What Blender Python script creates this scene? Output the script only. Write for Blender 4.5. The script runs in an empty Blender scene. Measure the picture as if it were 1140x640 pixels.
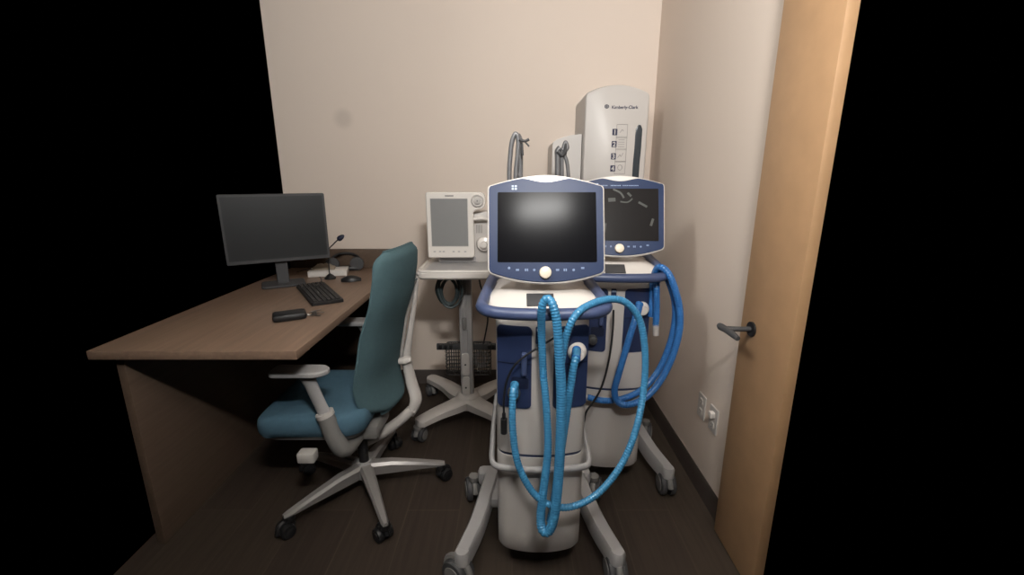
import bpy, bmesh, math, random
from mathutils import Vector, Matrix, Euler
random.seed(7)
PI = math.pi
R = math.radians
C = bpy.context.scene.collection
sc = bpy.context.scene

# ------------------------------------------------------------------ camera
F_PX = 490.0
PITCH = math.atan(122.0 / F_PX)
CAM_Z = 1.42
cd = bpy.data.cameras.new('camera'); cam = bpy.data.objects.new('camera', cd); C.objects.link(cam)
cam.location = (0, 0, CAM_Z)
cam.rotation_euler = (PI / 2 - PITCH, 0, 0)
cd.sensor_fit = 'HORIZONTAL'; cd.sensor_width = 36.0; cd.lens = 36.0 * F_PX / 1140.0
cd.clip_start = 0.02
sc.camera = cam

# ------------------------------------------------------------------ world, lights, exposure
w = bpy.data.worlds.new('world'); sc.world = w; w.use_nodes = True
w.node_tree.nodes['Background'].inputs[0].default_value = (0, 0, 0, 1)
w.node_tree.nodes['Background'].inputs[1].default_value = 0.0
sc.view_settings.view_transform = 'Standard'
sc.view_settings.look = 'None'
sc.view_settings.exposure = 0.2
sc.view_settings.gamma = 1.0
sc.view_settings.use_curve_mapping = False

def area(name, loc, size, size_y, energy, color, rot=(0, 0, 0)):
    l = bpy.data.lights.new(name, 'AREA'); l.shape = 'RECTANGLE'
    l.size = size; l.size_y = size_y; l.energy = energy; l.color = color
    o = bpy.data.objects.new(name, l); C.objects.link(o)
    o.location = loc; o.rotation_euler = rot
    return o
area('unseen_wall_wash', (0.23, -0.20, 2.42), 0.35, 0.22, 62, (1.0, 0.985, 0.955), (R(113), 0, R(8)))  # unseen light above the camera; upward aim made up to brighten the walls
area('right_wall_fill', (-0.75, 0.55, 2.42), 0.4, 0.4, 23, (1.0, 0.985, 0.95), (0, R(-80), R(-8)))  # added fill light aimed sideways to brighten the right wall, no ceiling fitting

# room numbers
WALL_Y = 2.89; WALL_X = 0.875; LEFT_X = -1.47; H = 2.6

def ray(u, v):
    x = (u - 570) / F_PX; y = (320 - v) / F_PX
    return Vector((x, math.cos(PITCH) + y * math.sin(PITCH), -math.sin(PITCH) + y * math.cos(PITCH)))
def at(u, v, Y):
    d = ray(u, v); return Vector((0, 0, CAM_Z)) + d * (Y / d.y)
def atz(u, v, z):
    d = ray(u, v); return Vector((0, 0, CAM_Z)) + d * ((z - CAM_Z) / d.z)

# ------------------------------------------------------------------ materials
def s2l(c):
    return tuple(((x / 255) / 12.92 if x / 255 <= 0.04045 else ((x / 255 + 0.055) / 1.055) ** 2.4) for x in c)
def mat(name, rgb, rough=0.5, metal=0.0, noise=0.0, nscale=30, bump=0.0, bscale=200, coat=0.0, trans=0.0, spec=0.5, emis=None):
    m = bpy.data.materials.new(name); m.use_nodes = True
    nt = m.node_tree; b = nt.nodes['Principled BSDF']
    col = s2l(rgb) + (1,)
    b.inputs['Base Color'].default_value = col
    b.inputs['Roughness'].default_value = rough
    b.inputs['Metallic'].default_value = metal
    b.inputs['Specular IOR Level'].default_value = spec
    b.inputs['Coat Weight'].default_value = coat
    b.inputs['Coat Roughness'].default_value = 0.08
    b.inputs['Transmission Weight'].default_value = trans
    tc = nt.nodes.new('ShaderNodeTexCoord')
    n = nt.nodes.new('ShaderNodeTexNoise'); n.inputs['Scale'].default_value = nscale; n.inputs['Detail'].default_value = 3
    nt.links.new(tc.outputs['Object'], n.inputs['Vector'])
    mx = nt.nodes.new('ShaderNodeMixRGB'); mx.blend_type = 'MULTIPLY'; mx.inputs[0].default_value = 1
    mx.inputs[1].default_value = col
    cr = nt.nodes.new('ShaderNodeMapRange')
    cr.inputs['To Min'].default_value = 1 - max(noise, 0.02); cr.inputs['To Max'].default_value = 1.0
    nt.links.new(n.outputs['Fac'], cr.inputs['Value'])
    nt.links.new(cr.outputs[0], mx.inputs[2]); nt.links.new(mx.outputs[0], b.inputs['Base Color'])
    if bump:
        n2 = nt.nodes.new('ShaderNodeTexNoise'); n2.inputs['Scale'].default_value = bscale; n2.inputs['Detail'].default_value = 2
        nt.links.new(tc.outputs['Object'], n2.inputs['Vector'])
        bp = nt.nodes.new('ShaderNodeBump'); bp.inputs['Strength'].default_value = bump; bp.inputs['Distance'].default_value = 0.002
        nt.links.new(n2.outputs['Fac'], bp.inputs['Height']); nt.links.new(bp.outputs[0], b.inputs['Normal'])
    return m

M = {}
M['wall'] = mat('wall_paint', (218, 204, 192), 0.75, noise=0.03, nscale=2, bump=0.15, bscale=120, spec=0.2)
# a soft grey smudge on the back wall paint
_nt = M['wall'].node_tree; _b = _nt.nodes['Principled BSDF']
_src = _b.inputs['Base Color'].links[0].from_socket
_g = _nt.nodes.new('ShaderNodeNewGeometry'); _d = _nt.nodes.new('ShaderNodeVectorMath'); _d.operation = 'DISTANCE'
_p = at(382, 132, WALL_Y); _d.inputs[1].default_value = _p
_nt.links.new(_g.outputs['Position'], _d.inputs[0])
_mr = _nt.nodes.new('ShaderNodeMapRange'); _mr.interpolation_type = 'SMOOTHSTEP'
_mr.inputs['From Min'].default_value = 0.02; _mr.inputs['From Max'].default_value = 0.08
_mr.inputs['To Min'].default_value = 0.84; _mr.inputs['To Max'].default_value = 1.0
_nt.links.new(_d.outputs['Value'], _mr.inputs['Value'])
_m2 = _nt.nodes.new('ShaderNodeMixRGB'); _m2.blend_type = 'MULTIPLY'; _m2.inputs[0].default_value = 1
_nt.links.new(_src, _m2.inputs[1]); _nt.links.new(_mr.outputs[0], _m2.inputs[2]); _nt.links.new(_m2.outputs[0], _b.inputs['Base Color'])

M['ceiling'] = mat('ceiling_paint', (215, 208, 198), 0.9)
M['baseboard'] = mat('vinyl_baseboard', (62, 54, 50), 0.55)
M['white'] = mat('white_plastic', (188, 183, 179), 0.42, noise=0.03, nscale=8)
M['white_gloss'] = mat('white_gloss_plastic', (218, 212, 206), 0.22, noise=0.02)
M['cream'] = mat('cream_knob', (225, 212, 192), 0.35)
M['grey_white'] = mat('pale_grey_metal', (160, 158, 158), 0.45, noise=0.04)
M['aluminium'] = mat('cast_aluminium', (150, 146, 144), 0.4, metal=0.3)
M['grey'] = mat('grey_plastic', (120, 118, 116), 0.5)
M['dark_grey'] = mat('dark_grey_rubber', (62, 62, 64), 0.6)
M['black'] = mat('black_plastic', (26, 26, 28), 0.45)
M['navy'] = mat('navy_panel', (38, 50, 82), 0.35, coat=0.3)
M['navy_dark'] = mat('navy_recess', (16, 24, 48), 0.5)
M['bezel'] = mat('navy_bezel', (30, 46, 80), 0.38, spec=0.2)
M['handle'] = mat('slate_blue_handle', (66, 78, 112), 0.42)
M['screen'] = mat('dark_screen', (16, 16, 19), 0.17, spec=0.035)
M['screen_dull'] = mat('dull_dark_screen', (32, 34, 36), 0.4)
M['screen_matte'] = mat('matte_dark_screen', (34, 32, 32), 0.3, spec=0.04)
M['lcd'] = mat('grey_lcd', (128, 128, 128), 0.35)
M['teal'] = mat('teal_fabric', (78, 102, 108), 0.9, noise=0.18, nscale=60, bump=0.5, bscale=600, spec=0.15)
M['seat_blue'] = mat('blue_teal_seat_fabric', (78, 108, 126), 0.9, noise=0.18, nscale=60, bump=0.5, bscale=600, spec=0.15)
M['hose'] = mat('blue_corrugated_hose', (66, 136, 180), 0.25, noise=0.15, nscale=25, coat=0.3)
M['hose_deep'] = mat('deep_blue_hose', (50, 112, 180), 0.25, noise=0.15, nscale=25, coat=0.3)
M['metal'] = mat('brushed_metal', (150, 146, 142), 0.35, metal=0.9)
M['door'] = mat('door_wood', (176, 140, 104), 0.5, noise=0.25, nscale=12)
M['icon'] = mat('pale_icon', (110, 130, 165), 0.5)
M['icon_bright'] = mat('bright_icon', (165, 180, 205), 0.5)
M['ink'] = mat('dark_ink', (40, 42, 70), 0.6)
M['paper'] = mat('white_paper', (205, 200, 195), 0.8)
M['cloth'] = mat('tan_wrapper', (150, 138, 122), 0.8, noise=0.3, nscale=40)
M['window'] = mat('smoked_window', (52, 58, 64), 0.2)
M['cable_green'] = mat('dark_grey_green_cable', (52, 62, 64), 0.5)
M['key'] = mat('black_keycaps', (44, 42, 42), 0.5)
M['arm_grey'] = mat('grey_support_arm', (112, 112, 114), 0.4, metal=0.3)

def planks(name, c1, c2, width, length, rough, gapw, along_y=True, grain=0.5):
    m = bpy.data.materials.new(name); m.use_nodes = True; nt = m.node_tree; b = nt.nodes['Principled BSDF']
    tc = nt.nodes.new('ShaderNodeTexCoord'); mp = nt.nodes.new('ShaderNodeMapping')
    mp.inputs['Rotation'].default_value[2] = PI / 2 if along_y else 0
    nt.links.new(tc.outputs['Object'], mp.inputs['Vector'])
    br = nt.nodes.new('ShaderNodeTexBrick'); br.inputs['Scale'].default_value = 1
    br.inputs['Brick Width'].default_value = length; br.inputs['Row Height'].default_value = width
    br.inputs['Mortar Size'].default_value = gapw; br.offset = 0.37
    br.inputs['Color1'].default_value = s2l(c1) + (1,); br.inputs['Color2'].default_value = s2l(c2) + (1,)
    br.inputs['Mortar'].default_value = s2l((70, 60, 52)) + (1,)
    nt.links.new(mp.outputs[0], br.inputs['Vector'])
    mp2 = nt.nodes.new('ShaderNodeMapping'); mp2.inputs['Scale'].default_value = (60, 3, 60) if along_y else (3, 60, 60)
    nt.links.new(tc.outputs['Object'], mp2.inputs['Vector'])
    n = nt.nodes.new('ShaderNodeTexNoise'); n.inputs['Scale'].default_value = 1.0; n.inputs['Detail'].default_value = 5
    nt.links.new(mp2.outputs[0], n.inputs['Vector'])
    mr = nt.nodes.new('ShaderNodeMapRange'); mr.inputs['To Min'].default_value = 1 - grain; mr.inputs['To Max'].default_value = 1 + grain * 0.6
    nt.links.new(n.outputs['Fac'], mr.inputs['Value'])
    mx = nt.nodes.new('ShaderNodeMixRGB'); mx.blend_type = 'MULTIPLY'; mx.inputs[0].default_value = 1
    nt.links.new(br.outputs['Color'], mx.inputs[1]); nt.links.new(mr.outputs[0], mx.inputs[2])
    nt.links.new(mx.outputs[0], b.inputs['Base Color'])
    b.inputs['Roughness'].default_value = rough
    b.inputs['Specular IOR Level'].default_value = 0.3
    return m
M['floor'] = planks('wood_look_floor', (64, 55, 47), (56, 47, 41), 0.23, 1.2, 0.55, 0.003)
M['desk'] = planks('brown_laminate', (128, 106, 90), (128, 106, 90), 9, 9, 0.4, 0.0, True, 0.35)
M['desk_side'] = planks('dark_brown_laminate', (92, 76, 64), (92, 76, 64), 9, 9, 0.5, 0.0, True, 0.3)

# ------------------------------------------------------------------ mesh helpers
def smooth_mesh(me, angle=40):
    bm = bmesh.new(); bm.from_mesh(me)
    for f in bm.faces: f.smooth = True
    for e in bm.edges:
        if len(e.link_faces) == 2:
            e.smooth = e.calc_face_angle(0) < R(angle)
    bm.to_mesh(me); bm.free()

def obj(name, bm, m, parent=None, label=None, smooth=40):
    bmesh.ops.recalc_face_normals(bm, faces=bm.faces)
    me = bpy.data.meshes.new(name); bm.to_mesh(me); bm.free()
    smooth_mesh(me, smooth)
    me.materials.append(M[m] if isinstance(m, str) else m)
    o = bpy.data.objects.new(name, me); C.objects.link(o)
    if parent is not None: o.parent = parent
    if label: o['label'] = label
    return o
def tag(o, label, cat, group=None):
    o['label'] = label; o['category'] = cat
    if group: o['group'] = group
    return o
def thing(name, label, cat, loc=(0, 0, 0), rz=0, group=None):
    o = bpy.data.objects.new(name, None); C.objects.link(o)
    o.location = loc; o.rotation_euler = (0, 0, rz)
    return tag(o, label, cat, group)
def struct(name, bm, m):
    o = obj(name, bm, m); o['kind'] = 'structure'; return o
def NB(): return bmesh.new()

def box(bm, c, s, bev=0.0, rot=None, seg=2):
    """box centred at c, full size s"""
    r = bmesh.ops.create_cube(bm, size=1.0)
    vs = r['verts']
    bmesh.ops.scale(bm, vec=Vector(s), verts=vs)
    if bev:
        es = list({e for v in vs for e in v.link_edges})
        q = bmesh.ops.bevel(bm, geom=es, offset=bev, segments=seg, profile=0.5, affect='EDGES')
        vs = list({v for f in q['faces'] for v in f.verts} | {v for v in vs if v.is_valid})
    mtx = Matrix.Translation(Vector(c)) @ (Euler(rot).to_matrix().to_4x4() if rot else Matrix())
    bmesh.ops.transform(bm, matrix=mtx, verts=vs)
    return vs

def loft(bm, rings, cap=True, closed=False):
    L = [[bm.verts.new(p) for p in r] for r in rings]
    n = len(L[0])
    pairs = list(zip(L, L[1:])) + ([(L[-1], L[0])] if closed else [])
    for a, b in pairs:
        for i in range(n):
            j = (i + 1) % n
            try: bm.faces.new((a[i], a[j], b[j], b[i]))
            except ValueError: pass
    if cap and not closed:
        bm.faces.new(L[0][::-1]); bm.faces.new(L[-1])
    return L

def catmull(pts, n=8, closed=False):
    P = [Vector(p) for p in pts]; out = []
    N = len(P); rng = range(N if closed else N - 1)
    for i in rng:
        if closed: p0, p1, p2, p3 = P[(i - 1) % N], P[i], P[(i + 1) % N], P[(i + 2) % N]
        else: p0, p1, p2, p3 = P[max(i - 1, 0)], P[i], P[i + 1], P[min(i + 2, N - 1)]
        for k in range(n):
            t = k / n
            out.append(0.5 * ((2 * p1) + (-p0 + p2) * t + (2 * p0 - 5 * p1 + 4 * p2 - p3) * t * t + (-p0 + 3 * p1 - 3 * p2 + p3) * t ** 3))
    if not closed: out.append(P[-1])
    return out
def resample(pts, step, closed=False):
    P = pts + ([pts[0]] if closed else [])
    out = [P[0].copy()]; acc = 0
    total = sum((b - a).length for a, b in zip(P, P[1:]))
    n = max(2, int(round(total / step))); st = total / n; nxt = st
    for a, b in zip(P, P[1:]):
        l = (b - a).length
        while l > 1e-9 and acc + l >= nxt - 1e-9 and len(out) < n + 1:
            out.append(a.lerp(b, (nxt - acc) / l)); nxt += st
        acc += l
    if closed: out = out[:n]
    return out
def tube(bm, pts, r, seg=10, closed=False, smooth_n=8, step=None, corr=None, flat=None, upv=None):
    """sweep a circle (or an ellipse r x r*flat) along points; r number or list; corr=(pitch, depth) makes ring corrugations"""
    P = catmull(pts, smooth_n, closed) if smooth_n else [Vector(p) for p in pts]
    P0 = len(P)
    if step: P = resample(P, step, closed)
    n = len(P)
    def rad(i):
        if isinstance(r, (int, float)): return r
        t = i / (n - 1) * (len(r) - 1); k = min(int(t), len(r) - 2); return r[k] * (1 - (t - k)) + r[k + 1] * (t - k)
    rings = []; prev = None; s = 0
    for i, p in enumerate(P):
        if closed: t = (P[(i + 1) % n] - P[i - 1]).normalized()
        else: t = (P[min(i + 1, n - 1)] - P[max(i - 1, 0)]).normalized()
        if upv is not None:
            a = Vector(upv).cross(t).normalized()
        else:
            if prev is None: prev = t.orthogonal().normalized()
            a = (prev - t * prev.dot(t)).normalized(); prev = a
        b = t.cross(a).normalized()
        if i: s += (P[i] - P[i - 1]).length
        rr = rad(i)
        if corr: rr *= 1 + corr[1] * (1 if (i % 4) in (0, 1) else -1)
        rings.append([p + a * math.cos(2 * PI * k / seg) * rr + b * math.sin(2 * PI * k / seg) * rr * (flat or 1) for k in range(seg)])
    loft(bm, rings, True, closed)
def lathe(bm, prof, loc=(0, 0, 0), axis='Z', seg=24, cap=True):
    """prof [(r, h)]"""
    rings = []
    for r, h in prof:
        ring = []
        for k in range(seg):
            a = 2 * PI * k / seg; x, y = max(r, 1e-4) * math.cos(a), max(r, 1e-4) * math.sin(a)
            v = {'Z': (x, y, h), 'Y': (x, h, y), 'X': (h, x, y)}[axis]
            ring.append(Vector(loc) + Vector(v))
        rings.append(ring)
    loft(bm, rings, cap)
def round_poly(pts, n=6):
    """pts (x, y, r) -> rounded outline"""
    out = []; N = len(pts)
    for i, q in enumerate(pts):
        p = Vector(q[:2]); r = q[2] if len(q) > 2 else 0
        if r <= 0: out.append(p); continue
        a = Vector(pts[i - 1][:2]); b = Vector(pts[(i + 1) % N][:2])
        da = (a - p); db = (b - p); ra = min(r, da.length * 0.49); rb = min(r, db.length * 0.49)
        s = p + da.normalized() * ra; e = p + db.normalized() * rb
        for k in range(n + 1):
            t = k / n; out.append(s * (1 - t) ** 2 + p * 2 * t * (1 - t) + e * t * t)
    return out
def rrect(x0, x1, y0, y1, r, n=6):
    return round_poly([(x0, y0, r), (x1, y0, r), (x1, y1, r), (x0, y1, r)], n)
def inset_outline(o, d):
    N = len(o); out = []
    for i in range(N):
        a, p, b = o[i - 1], o[i], o[(i + 1) % N]
        t = (b - a)
        if t.length < 1e-9: out.append(p.copy()); continue
        t.normalize(); nrm = Vector((-t.y, t.x)); out.append(p + nrm * d)
    return out
def prism(bm, outline, t0, t1, mp, bev=0.0):
    """extrude an outline (ccw 2D) from t0 to t1; mp(x, y, t) -> 3D; bev softens both rims"""
    if bev:
        ins = inset_outline(outline, bev)
        rings = [[mp(p.x, p.y, t0) for p in ins], [mp(p.x, p.y, t0 + (t1 - t0) * 0.0 + math.copysign(bev, t1 - t0)) for p in outline],
                 [mp(p.x, p.y, t1 - math.copysign(bev, t1 - t0)) for p in outline], [mp(p.x, p.y, t1) for p in ins]]
    else:
        rings = [[mp(p.x, p.y, t0) for p in outline], [mp(p.x, p.y, t1) for p in outline]]
    loft(bm, rings)
XZ = lambda x, y, t: Vector((x, t, y))      # outline in x/z, depth along y
XY = lambda x, y, t: Vector((x, y, t))
YZ = lambda x, y, t: Vector((t, x, y))
def text_mesh(name, body, size, m, parent, loc, rot, ext=0.0004, align='LEFT', bold=False):
    cu = bpy.data.curves.new(name, 'FONT'); cu.body = body; cu.size = size; cu.extrude = ext; cu.align_x = align
    if bold: cu.offset = size * 0.02
    o = bpy.data.objects.new(name, cu); C.objects.link(o)
    dg = bpy.context.evaluated_depsgraph_get(); me = bpy.data.meshes.new_from_object(o.evaluated_get(dg))
    bpy.data.objects.remove(o); me.materials.clear(); me.materials.append(M[m])
    t = bpy.data.objects.new(name, me); C.objects.link(t); t.parent = parent; t.location = loc; t.rotation_euler = rot
    return t
def copy_tree(o, parent=None):
    c = o.copy(); C.objects.link(c)
    if parent is not None: c.parent = parent
    for ch in list(o.children): copy_tree(ch, c)
    return c

# ------------------------------------------------------------------ the room
bm = NB(); box(bm, ((LEFT_X + WALL_X) / 2, 0.5, -0.05), (WALL_X - LEFT_X, 2 * (WALL_Y - 0.5), 0.1)); struct('floor', bm, 'floor')
bm = NB(); box(bm, ((LEFT_X + WALL_X + 0.1) / 2, WALL_Y + 0.05, H / 2), (WALL_X + 0.1 - LEFT_X, 0.1, H)); struct('wall_back', bm, 'wall')
RW0 = 1.50
bm = NB(); box(bm, (WALL_X + 0.05, (RW0 + WALL_Y) / 2, H / 2), (0.1, WALL_Y - RW0, H)); struct('wall_right', bm, 'wall')
bm = NB(); box(bm, ((LEFT_X + WALL_X) / 2, 0.5, H + 0.05), (WALL_X - LEFT_X, 2 * (WALL_Y - 0.5), 0.1)); struct('ceiling', bm, 'ceiling')
def baseboard(name, a, b, nrm):
    bm = NB(); a = Vector(a); b = Vector(b); nrm = Vector(nrm)
    prof = [(0, 0), (0.012, 0), (0.010, 0.006), (0.006, 0.02), (0.006, 0.095), (0.003, 0.1), (0, 0.1)]
    loft(bm, [[p + nrm * q[0] + Vector((0, 0, q[1])) for q in prof] for p in (a, b)])
    struct(name, bm, 'baseboard')
baseboard('baseboard_back', (LEFT_X, WALL_Y, 0), (WALL_X, WALL_Y, 0), (0, -1, 0))
baseboard('baseboard_right', (WALL_X, WALL_Y - 0.012, 0), (WALL_X, RW0, 0), (-1, 0, 0))
# the open door leaf lying against the right wall
dr = bpy.data.objects.new('door_1', None); C.objects.link(dr); dr['kind'] = 'structure'; dr.location = (0, 0, 0)
bm = NB(); box(bm, (0.852, 1.38, 1.035), (0.034, 0.29, 2.05), 0.002); o = obj('door_leaf', bm, 'door', dr)
hb = at(803, 363, 1.47)
bm = NB(); lathe(bm, [(0.0, -0.006), (0.026, -0.006), (0.026, 0.001), (0, 0.001)], (0.834, 1.45, hb.z - 0.004), 'X')
ob = obj('door_handle', bm, 'black', dr)
bm = NB(); tube(bm, [(0.834, 1.45, hb.z - .004), (0.79, 1.45, hb.z - .004), (0.752, 1.455, hb.z - .004)], 0.009, 10, smooth_n=3)
tube(bm, [(0.738, 1.492, hb.z - .002), (0.738, 1.475, hb.z - .004), (0.742, 1.44, hb.z - .004), (0.744, 1.40, hb.z - .006), (0.744, 1.365, hb.z - .008)], [0.008, 0.013, 0.012, 0.011, 0.008], 12, flat=0.8)
obj('lever', bm, 'dark_grey', ob)

# ------------------------------------------------------------------ power outlets on the right wall
def outlet(u, v, label, plugs):
    d = ray(u, v); k = WALL_X / d.x; p = Vector((0, 0, CAM_Z)) + d * k
    t = thing('wall_outlet', label, 'outlet', (WALL_X, p.y, p.z), 0)
    bm = NB(); prism(bm, rrect(-0.036, 0.036, -0.058, 0.058, 0.006), 0.0005, -0.006, YZ, 0.0015); obj('cover_plate', bm, 'white', t)
    for s in (-1, 1):
        bm = NB(); prism(bm, rrect(-0.016, 0.016, s * 0.024 - 0.014, s * 0.024 + 0.014, 0.008), -0.005, -0.0085, YZ); sk = obj('socket', bm, 'white_gloss', t)
        bm = NB()
        for q in (-0.006, 0.006): box(bm, (-0.0086, q, s * 0.024 + 0.003), (0.0012, 0.002, 0.008))
        lathe(bm, [(0.0025, -0.0092), (0.0025, -0.0080)], (0, 0, s * 0.024 - 0.008), 'X', 8)
        obj('slots', bm, 'black', sk)
    if plugs:
        bm = NB(); box(bm, (-0.014, 0, 0.024), (0.02, 0.028, 0.026), 0.004); obj('plug_cap', bm, 'white_gloss', t)
outlet(782, 452, 'white power outlet on the right wall, farther from the wooden door', False)
outlet(795, 467, 'white power outlet with a plug cap on the right wall next to the wooden door', True)

# ------------------------------------------------------------------ ventilators
def front_y(x, hw, yf, bow): return yf - bow * (1 - (x / hw) ** 2)
def foot(z, hw, yf, yb, bow, r):
    base = rrect(-hw, hw, yf, yb, r, 5)
    # subdivide the front edge
    out = []
    N = len(base)
    for i, p in enumerate(base):
        q = base[(i + 1) % N]
        out.append(p)
        if abs(p.y - yf) < 1e-6 and abs(q.y - yf) < 1e-6 and (q - p).length > 0.05:
            for k in range(1, 16): out.append(p.lerp(q, k / 16))
    res = []
    for p in out:
        f = max(0, min(1, (yb - p.y) / (yb - yf)))
        res.append(Vector((p.x, p.y - bow * (1 - (p.x / hw) ** 2) * f ** 3, z)))
    return res
def curved_panel(bm, x0, x1, z0, z1, r, fy, th, n=20):
    cols = []
    for i in range(n + 1):
        # cosine spacing gives round corners enough columns
        x = x0 + (x1 - x0) * (1 - math.cos(PI * i / n)) / 2
        dx = min(x - x0, x1 - x); c = 0
        if dx < r: c = r - math.sqrt(max(0, r * r - (r - dx) ** 2))
        cols.append((x, z0 + c, z1 - c))
    rings = []
    for x, a, b in cols:
        y = fy(x)
        rings.append([Vector((x, y + 0.004, a)), Vector((x, y - th, a)), Vector((x, y - th, b)), Vector((x, y + 0.004, b))])
    loft(bm, rings)

def caster(parent, x, y, yaw, r=0.052, name='caster', wm='dark_grey', hub='grey', top=0.13):
    """twin-wheel caster, an independent part with wheels below it"""
    bm = NB()
    lathe(bm, [(0.022, top), (0.024, top - 0.018), (0.02, top - 0.024)], (0, 0, 0), 'Z', 16)
    arc = [Vector((math.cos(a) * (r * 1.06) + 0.018, 0, r + math.sin(a) * (r * 1.06))) for a in [R(q) for q in range(-10, 171, 15)]]
    tube(bm, arc, 0.012, 8, smooth_n=0, flat=1.0)
    box(bm, (0.008, 0, r + 0.026), (0.045, 0.016, top - r - 0.05), 0.004)
    o = obj(name, bm, hub, parent); o.location = (x, y, 0); o.rotation_euler = (0, 0, yaw)
    for s in (-1, 1):
        bm = NB()
        lathe(bm, [(r * 0.55, s * 0.010), (r * 0.97, s * 0.010), (r, s * 0.014), (r, s * 0.026), (r * 0.93, s * 0.032), (r * 0.66, s * 0.034)], (0.018, 0, r), 'Y', 28)
        wo = obj('wheel', bm, wm, o)
        bm = NB()
        lathe(bm, [(r * 0.68, s * 0.030), (r * 0.66, s * 0.036), (r * 0.2, s * 0.038), (0.0005, s * 0.038)], (0.018, 0, r), 'Y', 24)
        obj('hub_cap', bm, hub, o)
    return o

def make_ventilator(loc, label):
    t = thing('ventilator', label, 'ventilator', loc, 0, 'intensive care ventilators on wheeled bases')
    HW, YF, YB, BOW = 0.150, -0.145, 0.165, 0.028
    # lower cabinet
    bm = NB()
    prof = [(0.115, .93), (0.120, .965), (0.132, .985), (0.20, .99), (0.47, 1.0), (0.500, 1.0), (0.506, .985)]
    loft(bm, [foot(z, HW * k, YF * (1 if k > .98 else .95), YB, BOW, 0.035) for z, k in prof])
    obj('lower_cabinet', bm, 'white', t)
    bm = NB(); loft(bm, [foot(z, HW * 0.965, YF + 0.004, YB - 0.004, BOW, 0.03) for z in (0.504, 0.520)]); obj('seam_strip', bm, 'navy', t)
    # upper cabinet
    bm = NB()
    prof = [(0.518, .985), (0.524, 1.0), (0.9, 1.0), (0.985, 1.0), (1.0, .97)]
    loft(bm, [foot(z, HW * k, YF, YB, BOW, 0.03) for z, k in prof]); up = obj('upper_cabinet', bm, 'white', t)
    fy = lambda x: front_y(x, HW, YF, BOW)
    bm = NB(); curved_panel(bm, -0.146, -0.036, 0.69, 0.972, 0.016, fy, 0.004); pl = obj('front_panel', bm, 'navy', t, 'dark blue panel on the left of the cabinet front')
    bm = NB(); curved_panel(bm, 0.034, 0.146, 0.69, 0.972, 0.016, fy, 0.004); pr = obj('front_panel', bm, 'navy', t, 'dark blue panel on the right of the cabinet front')
    bm = NB(); curved_panel(bm, -0.144, -0.038, 0.845, 0.848, 0.001, fy, 0.0055); curved_panel(bm, -0.1, -0.045, 0.76, 0.80, 0.008, fy, 0.0055); obj('groove', bm, 'navy_dark', pl)
    bm = NB(); curved_panel(bm, 0.038, 0.144, 0.845, 0.848, 0.001, fy, 0.0055); obj('groove', bm, 'navy_dark', pr)
    # sensor block with a blue lit-looking clip on left panel
    bm = NB(); box(bm, (-0.06, fy(-0.06) - 0.012, 0.85), (0.018, 0.022, 0.075), 0.005); obj('latch', bm, 'handle', pl)
    # ports
    bm = NB(); lathe(bm, [(0.020, 0.01), (0.022, -0.012), (0.018, -0.03), (0.015, -0.032)], (-0.092, fy(-0.092), 0.745), 'Y', 20); obj('hose_port', bm, 'dark_grey', pl)
    bm = NB(); lathe(bm, [(0.031, 0.01), (0.031, -0.010), (0.026, -0.020), (0.020, -0.024), (0.018, -0.040), (0.012, -0.041)], (0.108, fy(0.108), 0.885), 'Y', 24); obj('hose_port', bm, 'white_gloss', pr, 'round white hose port')
    # small socket block between the panels
    bm = NB(); curved_panel(bm, -0.024, -0.002, 0.915, 0.972, 0.004, fy, 0.003); us = obj('socket_block', bm, 'navy', t)
    bm = NB()
    for q in (-0.019, -0.013, -0.007): box(bm, (q, fy(q) - 0.0045, 0.962), (0.0028, 0.004, 0.008))
    obj('status_light', bm, 'icon_bright', us)
    # flared top deck
    bm = NB()
    prof = [(0.998, .152, -.150, .165), (1.018, .160, -.165, .17), (1.030, .176, -.165, .17), (1.052, .172, -.130, .15), (1.070, .135, -.090, .12), (1.078, .09, -.06, .09)]
    loft(bm, [foot(z, hw, yf, yb, 0.02, 0.045) for z, hw, yf, yb in prof]); dk = obj('top_deck', bm, 'white_gloss', t)
    bm = NB(); box(bm, (-0.010, -0.150, 1.052), (0.085, 0.055, 0.006), 0.002, (R(28), 0, 0)); obj('slot_cover', bm, 'dark_grey', dk)
    # handle ring
    bm = NB()
    ring = [(-.155, -.225, 1.035), (-.1, -.236, 1.033), (0, -.240, 1.032), (.1, -.236, 1.033), (.155, -.225, 1.035), (.186, -.195, 1.038), (.190, -.15, 1.042),
            (.176, -.02, 1.06), (.160, .09, 1.075), (.125, .135, 1.08), (0, .15, 1.082), (-.125, .135, 1.08), (-.160, .09, 1.075), (-.176, -.02, 1.06), (-.190, -.15, 1.042), (-.186, -.195, 1.038)]
    tube(bm, ring, 0.0185, 14, True, 4); obj('handle', bm, 'handle', t)
    for s in (-1, 1): bm = NB(); box(bm, (s * 0.155, 0.05, 1.055), (0.05, 0.05, 0.025), 0.006); obj('handle_mount', bm, 'white', t)
    # neck
    bm = NB(); lathe(bm, [(0.055, 1.06), (0.045, 1.085), (0.035, 1.11), (0.032, 1.22)], (0, 0.02, 0), 'Z', 24); box(bm, (0, -0.01, 1.2), (0.10, 0.07, 0.10), 0.012); obj('neck', bm, 'white', t)
    # display head
    TL = R(-19)
    cz = 1.262; cy = -0.085
    tilt = Matrix.Translation((0.009, cy, cz)) @ Matrix.Rotation(TL, 4, 'X')
    def T(x, z, d): return tilt @ Vector((x, d, z))
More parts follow.
